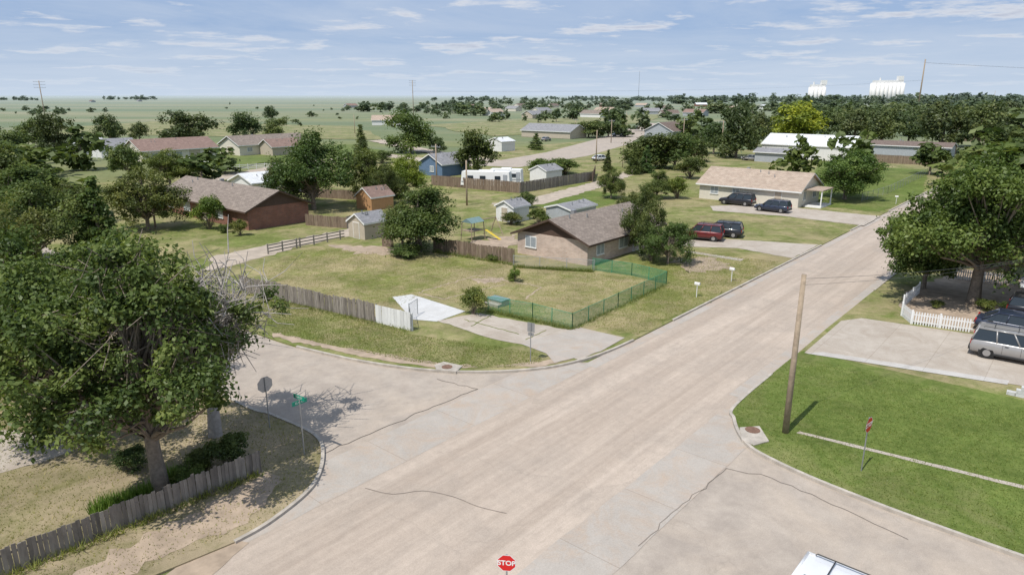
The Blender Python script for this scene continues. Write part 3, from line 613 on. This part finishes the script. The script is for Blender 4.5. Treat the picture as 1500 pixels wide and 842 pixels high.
house('white_shed',P(800,268),AS,5,4,2.3,.9,'whitewall','r_grey',None,.2)
house('white_shed',P(735,223),AS,6,6,3,1.0,'whitewall','r_white',None,.2)
house('grey_house',tside(P(835,204),24),AT,24,11,2.8,2.4,'tanwall','r_grey')
house('grey_house',P(985,205),AS,18,12,3.2,3,'greywall','r_dark')
house('garage_shed',tside(P(1152,240),8),AT,8,5,2.6,.8,'greywall','r_grey')
house('open_barn',tside(P(1390,232),20),AT,20,8,2.8,1.0,'greywall','r_dark')
house('neighbor_house',P(1500,462),AT,12,9,2.7,2.2,'whitewall','r_grey','whitewall',.6,[('x0',3,1.5,1.2,1.1)])
mats_w=['whitewall','cream','tanwall','redbrick','greywall']; mats_r=['r_brown','r_redb','r_grey','r_tan','r_dark','r_white']
for (u,v) in [(510,158),(545,184),(700,166),(740,163),(790,167),(870,166),(960,162),(680,160),(760,158),(720,170),(810,158),(1000,170),(1060,163),(1120,160),(1240,161),(1420,165),(1470,162),(1400,175),(1480,172),(880,157),(930,157),(1020,156),(970,172),(940,168),(850,172),(780,174),(130,150),(200,149)]:
    house('distant_house',P(u,v),random.choice([AS,AT,.1]),random.uniform(12,20),10,3,2.4,random.choice(mats_w),random.choice(mats_r))
# porch on cream house
Ep=empty('porch',(*P(1172,306),.05),AT); mb=MB(); mb.box((1.2,4,2.6),(2.6,5,.15),mi=1)
for y in (1.7,6.3): mb.box((2.3,y,1.3),(.15,.15,2.5))
mb.box((1.2,4,.15),(2.4,5,.2)); addobj('porch_frame',mb.mesh('porch_frame',[M['white'],M['r_tan']]),Ep)
# grain elevators
def elevator(u,v,n,r,h,name='grain_elevator'):
    x,y=P(u,v); E=empty(name,(x,y,0)); mb=MB()
    for i in range(n):
        for j in range(2): mb.tube([((i-n/2+.5)*2*r,j*2*r,0),((i-n/2+.5)*2*r,j*2*r,h)],r,14)
    addobj('silos',mb.mesh('silos',[M['elev']],True),E); mb=MB(); mb.box((0,r,h+2.5),(2*r*n*.9,2.0*r,5)); mb.box((2*r*n*.36,r,h+9),(2*r*1.3,2*r,9)); mb.tube([(-r*n*.5,r,h+5),(-r*n*.5,r,h+10)],1.5); addobj('headhouse',mb.mesh('headhouse',[M['elev']]),E)
elevator(1298,152,8,4.1,40); elevator(1196,152,4,4.0,32)
# ------------------------------------------------------------------ poles, wires, signs
def wire(a,b,sag,r=.012,name='overhead_wire'):
    mb=MB(); a=Vector(a);b=Vector(b); mb.tube([tuple(a.lerp(b,i/14)-Vector((0,0,sag*4*(i/14)*(1-i/14)))) for i in range(15)],r,4); return addobj(name,mb.mesh(name,[M['wire']]))
def pole(u,v,h,arms=0,r=.15,name='utility_pole',aw=2.4,ang=AS,mat='pole'):
    x,y=P(u,v); E=empty(name,(x,y,0),ang); mb=MB(); mb.tube([(0,0,-.1),(0,0,h*.5),(0.0,0,h)],[r,r*.85,r*.7],12)
    addobj('shaft',mb.mesh('shaft',[M[mat]],True),E); mb=MB()
    for k in range(arms):
        z=h-.5-k*1.6; mb.box((0,0,z),(.12,aw,.14))
        for q in (-.45,.45,-.2,.2): mb.tube([(0,q*aw,z+.07),(0,q*aw,z+.3)],.05,6)
    mb.box((r*.9,0,h-.35),(.1,.1,.3)); mb.tube([(r,0,0.1),(r*.8,0,h*.9)],.02,5)
    addobj('hardware',mb.mesh('hardware',[M['metal']]),E); return (x,y,h)
pp=pole(1150,636,8.1,0,.16)
q=P(1500,452); wire((pp[0],pp[1],7.9),(q[0]+6,q[1]+1,5.0),.5,.010); wire((pp[0],pp[1],7.6),(q[0]+6,q[1]+2,4.6),.5,.008)
p2=pole(684,302,6.8); p3=pole(640,272,7.5,1); p4=pole(1056,228,9.5,1); p5=pole(873,240,8); p6=pole(1000,215,9,1)
wire((p3[0],p3[1],7),(p5[0],p5[1],7.6),1); wire((p2[0],p2[1],6.5),(p3[0],p3[1],7),.6); wire((p4[0],p4[1],9),(p5[0],p5[1],7.8),1)
pole(228,335,5.5,0,.12); pole(917,190,8,1); pole(895,210,8,1); pole(843,200,7,1); pole(912,246,6,0,.08); pole(520,196,8); pole(1455,150.5,26,1,.4); pole(1405,152,22,1,.4)
h1=pole(606,172,27,3,.32,'transmission_pole',7,AT,'pole'); h2=pole(68,182,24,3,.32,'transmission_pole',6,AT,'pole'); h3=pole(1345,156,68,3,1.1,'transmission_pole',14,AT,'pole')
for d in (-3,0,3): wire((h1[0],h1[1]+d,h1[2]-8),(h3[0],h3[1]+d,h3[2]-30),5,.04); wire((h3[0],h3[1]+d,h3[2]-5),(h3[0]+900,h3[1]-200+d,45),12,.07)
x,y=P(935,146); mb=MB(); mb.tube([(x,y,0),(x,y,110)],[.9,.5],4); addobj('radio_mast',mb.mesh('radio_mast',[M['metal']]))
def octo(name,u,v,h,nang,r=.38,text=True):
    x,y=P(u,v); E=empty(name,(x,y,.05),nang); mb=MB(); mb.tube([(-.03,0,-.05),(-.03,0,h+r*.9)],.03,6); addobj('post',mb.mesh('post',[M['metal']]),E)
    def o8(rr,x0): return [(x0,rr*math.cos(math.pi/8+i*math.pi/4),h+rr*math.sin(math.pi/8+i*math.pi/4)) for i in range(8)]
    mb=MB(); mb.quad(o8(r,.004)[::1],mi=1); mb.quad(o8(r,.0)[::-1],mi=0); mb.quad(o8(r*.93,.008),mi=2); addobj('plate',mb.mesh('plate',[M['metal'],M['white'],M['red']]),E)
    if text:
        cu=bpy.data.curves.new('stop_text','FONT'); cu.body='STOP'; cu.size=r*.74; cu.align_x='CENTER'; cu.align_y='CENTER'; cu.extrude=.002; cu.offset=.006; cu.materials.append(M['white'])
        o=addobj('lettering',cu,E); o.location=(.013,0,h); o.rotation_euler=(math.pi/2,0,math.pi/2)
    return E
octo('stop_sign',395,628,2.35,math.atan2(-TD[1],-TD[0]),.42)
octo('stop_sign',1262,693,2.3,math.atan2(TD[1],TD[0])-.12)
xx,yy_=P(742,824,2.3); E=octo('stop_sign',742,824,2.3,math.radians(-97),.31); E.location=(xx,yy_,.0)
def rectsign(name,u,v,h,w,hh,nang):
    x,y=P(u,v); E=empty(name,(x,y,.05),nang); mb=MB(); mb.tube([(0,0,0),(0,0,h+hh/2)],.03,6); mb.box((.04,0,h),(.01,w,hh)); mb.box((.04,0,h-hh*.75),(.01,w*.8,hh*.35)); addobj('plate',mb.mesh('plate',[M['metal']]),E)
rectsign('road_sign',777,532,2.3,.5,.6,math.radians(60))
x,y=P(446,668); E=empty('street_name_sign',(x,y,0)); mb=MB(); mb.tube([(0,0,0),(0,0,2.9)],.03,6); addobj('post',mb.mesh('post',[M['metal']]),E)
for z,a in ((2.95,AT+.1),(2.72,AS)):
    mb=MB(); mb.box((0,0,z),(.75,.02,.2),a,mi=0); addobj('blade',mb.mesh('blade',[M['signgreen']]),E)
    for s_ in (0,math.pi):
        cu=bpy.data.curves.new('t','FONT'); cu.body='ELM ST'; cu.size=.15; cu.align_x='CENTER'; cu.align_y='CENTER'; cu.materials.append(M['white']); o=addobj('lettering',cu,E); o.rotation_euler=(math.pi/2,0,a+s_)
        o.location=(.013*math.sin(a+s_),-.013*math.cos(a+s_),z)
def mailbox(u,v):
    x,y=P(u,v); E=empty('mailbox',(x,y,.1),AS); mb=MB(); mb.tube([(0,0,0),(0,0,1.05)],.035,6); mb.box((0,0,1.12),(.18,.45,.12)); mb.tube([(0,-.225,1.18),(0,.225,1.18)],.09,10); addobj('box',mb.mesh('box',[M['elev']]),E)
mailbox(1020,437); mailbox(1071,414); mailbox(1312,300)
# ------------------------------------------------------------------ vehicles
def paint(name,c): return smat(name,c,.3,.03,2,.2,.5,coat=.5)
PA={'silver':paint('silver_paint',(.33,.32,.31)),'black':paint('black_paint',(.02,.02,.025)),'navy':paint('navy_paint',(.03,.04,.07)),'maroon':paint('maroon_paint',(.14,.02,.02)),'whitep':paint('white_paint_car',(.74,.74,.74)),'grey':paint('grey_paint',(.2,.2,.21))}
def car(name,x,y,ang,paintc,L=4.8,W=1.88,Ht=1.78,sedan=False):
    E=empty(name,(x,y,.13),ang); w=W/2; bel=Ht*.60; hood=Ht*.56; pm=PA[paintc]
    st=[(-.5,.45,.72,.86),(-.49,.36,bel*.93,.95),(-.465,.3,bel,.98),(-.3,.27,bel+.01,1),(0,.26,bel,1),(.17,.26,bel-.01,1),(.24,.26,hood,.995),(.38,.28,hood-.06,.97),(.455,.32,hood-.16,.93),(.485,.36,hood-.30,.88),(.5,.42,.62,.80)]
    V=[];F=[]
    for fx,zb,zt,fw in st:
        y0=w*fw; X=fx*L
        ring=[(X,0,zb),(X,y0*.86,zb),(X,y0*.97,zb+.12),(X,y0,zb+(zt-zb)*.5),(X,y0*.975,zt-.09),(X,y0*.90,zt-.01),(X,y0*.55,zt+.015),(X,0,zt+.02)]
        ring=ring+[(a,-b,c) for a,b,c in ring[-2:0:-1]]; V+=ring
    k=14
    for i in range(len(st)-1):
        for j in range(k): F.append([i*k+j,i*k+(j+1)%k,(i+1)*k+(j+1)%k,(i+1)*k+j])
    F.append(list(range(k))); F.append([(len(st)-1)*k+j for j in range(k)][::-1])
    me=bpy.data.meshes.new('body'); me.from_pydata(V,[],F); me.materials.append(pm); me.update(); me.shade_smooth(); addobj('body',me,E)
    bm=bmesh.new(); bm.from_mesh(me); bmesh.ops.recalc_face_normals(bm,faces=bm.faces); bm.to_mesh(me); bm.free()
    if sedan: xb=[-.42,.24]; xt=[-.24,.07]
    else: xb=[-.49,.245]; xt=[-.44,.10]
    zr=Ht; yb=w*.93; yt=w*.74; zb=bel-.03
    b=[(xb[0]*L,-yb,zb),(xb[1]*L,-yb,zb),(xb[1]*L,yb,zb),(xb[0]*L,yb,zb)]; t=[(xt[0]*L,-yt,zr-.06),(xt[1]*L,-yt,zr-.06),(xt[1]*L,yt,zr-.06),(xt[0]*L,yt,zr-.06)]
    mb=MB()
    for i in range(4): j=(i+1)%4; mb.quad([b[i],b[j],t[j],t[i]])
    addobj('windows',mb.mesh('windows',[M['glass']]),E)
    mb=MB()
    for i in range(4): mb.tube([b[i],t[i]],[.06,.05],6)
    for f in ((.36,.68) if not sedan else (.45,)):
        for sgn in (0,1):
            i0,i1=(0,1) if sgn==0 else (3,2); p=Vector(b[i0]).lerp(Vector(b[i1]),f); q_=Vector(t[i0]).lerp(Vector(t[i1]),f); mb.tube([p,q_],[.05,.045],6)
    for i in range(4): mb.tube([t[i],t[(i+1)%4]],.05,6)
    addobj('pillars',mb.mesh('pillars',[pm],True),E)
    mb=MB(); X0,X1=xt[0]*L,xt[1]*L; nx=8; ny=8
    for i in range(nx+1):
        for j in range(ny+1):
            u_=i/nx; v_=j/ny; cx=(1-abs(2*u_-1)**4); cy=(1-abs(2*v_-1)**3.2)
            mb.V.append((X0-.03+(X1-X0+.06)*u_,(-yt-.03)+(2*yt+.06)*v_,zr-.06+.075*min(cx,1)*cy))
    for i in range(nx):
        for j in range(ny): a=i*(ny+1)+j; mb.F.append([a,a+ny+1,a+ny+2,a+1]); mb.T.append(.5); mb.I.append(0)
    addobj('roof',mb.mesh('roof',[pm],True),E)
    mb=MB()
    if not sedan:
        for s_ in (-1,1): mb.tube([(X0+.25,s_*yt*.86,zr+.03),(X0+.3,s_*yt*.86,zr+.09),(X1-.3,s_*yt*.86,zr+.09),(X1-.2,s_*yt*.86,zr+.03)],.022,6)
        for xf in (.3,.75): mb.tube([(X0+(X1-X0)*xf,-yt*.86,zr+.1),(X0+(X1-X0)*xf,yt*.86,zr+.1)],.02,6)
    mb.box((-L*.5,0,.5),(.14,W*.84,.22)); mb.box((L*.495,0,.46),(.12,W*.72,.2)); mb.box((L*.497,0,.72),(.05,W*.42,.16))
    for s_ in (-1,1): mb.box((0,s_*w*.985,.33),(L*.48,.05,.1)); mb.box((L*.2,s_*(w+.09),bel+.06),(.12,.2,.15))
    for s_ in (-1,1):
        for fx in (-.16,.03,.2): mb.box((fx*L,s_*(w-.004),(.45+bel)/2),(.015,.02,bel-.5))
        for fx in (-.12,.07): mb.box((fx*L,s_*(w+.005),bel-.16),(.2,.03,.04))
    addobj('trim',mb.mesh('trim',[M['plastic']]),E)
    mb=MB()
    for s_ in (-1,1): mb.box((-L*.488,s_*w*.82,bel-.18),(.1,.16,.34),mi=0); mb.box((L*.468,s_*w*.68,.78),(.16,.34,.15),mi=1)
    mb.box((-L*.502,0,.8),(.02,.32,.16),mi=1); addobj('lights',mb.mesh('lights',[M['lamp_r'],M['lamp_w']]),E)
    for nm,fx in (('front',.315),('rear',-.31)):
        for s_ in (-1,1):
            mb=MB(); mb.tube([(fx*L,s_*(w-.26),.36),(fx*L,s_*(w-.01),.36)],.37,20,mi=0); mb.tube([(fx*L,s_*(w-.2),.36),(fx*L,s_*(w+.01),.36)],.21,12,mi=1)
            mb.tube([(fx*L,s_*(w-.3),.42),(fx*L,s_*(w-.03),.42)],.46,20,mi=2); addobj('wheel_'+nm,mb.mesh('wheel',[M['tyre'],M['rim'],M['plastic']]),E)
    return E
def carat(name,u,v,ang,c,**k): x,y=P(u,v); return car(name,x,y,ang,c,**k)
p=P(1416,522); car('silver_suv',p[0]+TD[0]*2.5+SD[0]*1.0,p[1]+TD[1]*2.5+SD[1]*1.0,AT+.03,'silver',L=5.0,W=1.95,Ht=1.88)
p=P(1424,486); car('dark_car',p[0]+TD[0]*2.4+SD[0]*1.0,p[1]+TD[1]*2.4+SD[1]*1.0,AT,'navy',Ht=1.5,sedan=True)
p=P(1470,468); car('dark_suv',p[0]+TD[0]*2.4+SD[0]*1.2,p[1]+TD[1]*2.4+SD[1]*1.2,AT,'black',Ht=1.7)
carat('black_suv',1079,301,AT+math.pi,'black',Ht=1.8,L=5.2); carat('dark_suv',1131,311,AT+math.pi,'navy',Ht=1.7)
carat('maroon_suv',1027,352,AT+math.pi+.25,'maroon',Ht=1.85); carat('dark_suv',1056,347,AT+math.pi+.25,'black',Ht=1.75)
x,y=P(1178,806,1.9); car('white_van',x+TD[0]*2.45-SD[0]*.85,y+TD[1]*2.45-SD[1]*.85,AT,'whitep',L=5.2,W=2.0,Ht=1.9)
for (u,v,c) in ((880,236,'whitep'),(800,207,'silver'),(930,190,'black'),(952,186,'maroon'),(905,200,'whitep'),(60,200,'silver'),(1100,236,'silver')): carat('parked_car',u,v,random.uniform(0,3),c,sedan=True,Ht=1.5)
def rv(u,v,L=8,name='camper_trailer'):
    x,y=P(u,v); E=empty(name,(x,y,.1),AT+.5); mb=MB(); mb.box((0,0,1.75),(L,2.4,2.4),top=(.95,.9),mi=0); mb.box((0,0,3.05),(L*.3,1,.25),mi=0)
    for i in (-.3,-.05,.25): mb.box((L*i,-1.2,1.95),(1,.1,.6),mi=1)
    mb.box((L*.4,-1.19,1.6),(.7,.1,1.8),mi=2); mb.box((0,-1.22,1.2),(L*.97,.04,.12),mi=2); mb.box((L*.6,0,.55),(L*.2,.1,.1),mi=2)
    addobj('shell',mb.mesh('shell',[M['white'],M['glass'],M['greywall']]),E); mb=MB()
    for s_ in (-1,1):
        for q_ in (-.5,.5): mb.tube([(q_,s_*.9,.3),(q_,s_*1.18,.3)],.35,14)
    addobj('wheels',mb.mesh('wheels',[M['tyre']]),E)
rv(713,276,9); rv(742,272,6)
# swing set
x,y=P(693,352); E=empty('swing_set',(x,y,0),AS); mb=MB()
for a in (-1.0,1.0):
    for b_ in (-.8,.8): mb.tube([(a*1.1,b_*1.1,0),(a,b_*.9,2.2)],.06,6,mi=0)
mb.box((0,0,1.2),(1.9,1.5,.1),mi=0); mb.box((0,0,2.4),(2.1,1.7,.45),top=(1,.05),mi=2)
mb.tube([(1.1,0,2.2),(3.9,0,2.2)],.06,6,mi=0)
for b_ in (-.9,.9): mb.tube([(4.1,b_*1.2,0),(3.9,0,2.2)],.06,6,mi=0)
mb.quad([(1.0,-.7,1.25),(1.4,-.7,1.25),(2.0,-2.6,.15),(1.6,-2.6,.15)],mi=1)
for q_ in (2.0,3.1):
    mb.box((q_,0,.5),(.45,.2,.04),mi=1)
    for s_ in (-.2,.2): mb.tube([(q_+s_,0,.5),(q_+s_,0,2.2)],.012,4,mi=2)
addobj('frame',mb.mesh('frame',[M['pole'],M['yellow'],M['bluegrey']]),E)
# old steps on the lot
x,y=P(730,447); E=empty('concrete_steps',(x,y,.1),AS)
mb=MB(); mb.box((0,0,.45),(1.0,1.6,.08),mi=1); mb.box((0,0,.2),(.9,1.5,.4),mi=0); mb.box((-.7,0,.12),(.45,1.5,.24),mi=0); addobj('treads',mb.mesh('treads',[M['conc'],M['bluegrey']]),E)
# block retaining steps on right edge
x,y=P(1480,580); E=empty('block_retaining_wall',(x,y,.1),AT); mb=MB()
for i in range(6):
    for j in range(8-i): mb.box((j*.42+.1*(i%2)+i*.3,0,.1+i*.2),(.40,.3,.19),random.gauss(0,.02),random.random())
addobj('blocks',mb.mesh('blocks',[M['white_conc']]),E)
# ------------------------------------------------------------------ light, sky, camera
sun_az=math.atan2(-.655,-.756); el=math.radians(60)
w=bpy.data.worlds.new('World'); scene.world=w; w.use_nodes=True; nt=w.node_tree; bgn=nt.nodes['Background']; bgn.inputs['Strength'].default_value=.098
sk=nt.nodes.new('ShaderNodeTexSky'); sk.sky_type='NISHITA'; sk.sun_disc=False; sk.sun_elevation=el; sk.sun_rotation=sun_az; sk.air_density=1.0; sk.dust_density=1.0; sk.ozone_density=2.0; sk.altitude=900
tcn=nt.nodes.new('ShaderNodeTexCoord'); se=nt.nodes.new('ShaderNodeSeparateXYZ'); nt.links.new(tcn.outputs['Generated'],se.inputs[0])
ad=math_(nt,'ADD',math_(nt,'MAXIMUM',se.outputs[2],0.0),.06)
cb=nt.nodes.new('ShaderNodeCombineXYZ'); nt.links.new(math_(nt,'DIVIDE',se.outputs[0],ad),cb.inputs[0]); nt.links.new(math_(nt,'DIVIDE',se.outputs[1],ad),cb.inputs[1])
veil=ramp(nt,noise(nt,cb.outputs[0],.32,7,.65,.5),[(.38,0),(.66,.85)])
pn=noise(nt,cb.outputs[0],.85,8,.62,.1)
c=mix(nt,.82,sk.outputs[0],(3.5,4.8,7.3)); c=mix(nt,veil,c,(5.4,6.3,7.8))
c=mix(nt,ramp(nt,pn,[(.53,0),(.60,.9)]),c,(6.9,7.3,8.1)); c=mix(nt,ramp(nt,pn,[(.60,0),(.68,.85)]),c,(4.7,5.2,6.5))
hz=ramp(nt,se.outputs[2],[(.0,.9),(.03,.5),(.085,0)]); c=mix(nt,hz,c,(6.1,7.1,8.4))
nt.links.new(c,bgn.inputs[0])
ld=bpy.data.lights.new('sun','SUN'); ld.energy=4.5; ld.angle=math.radians(.5); ld.color=(1,.955,.89); lo=bpy.data.objects.new('sun',ld); col.objects.link(lo)
sd=Vector((math.sin(sun_az)*math.cos(el),math.cos(sun_az)*math.cos(el),math.sin(el))); lo.rotation_euler=sd.to_track_quat('Z','Y').to_euler(); lo.location=(0,0,60)
cd=bpy.data.cameras.new('camera'); cd.lens=24; cd.sensor_width=36; cd.clip_end=60000; cd.clip_start=.1
co=bpy.data.objects.new('camera',cd); col.objects.link(co); co.location=(0,0,H); co.rotation_euler=(math.pi/2-PIT,0,0); scene.camera=co
scene.view_settings.view_transform='Standard'; scene.view_settings.look='None'; scene.view_settings.exposure=0
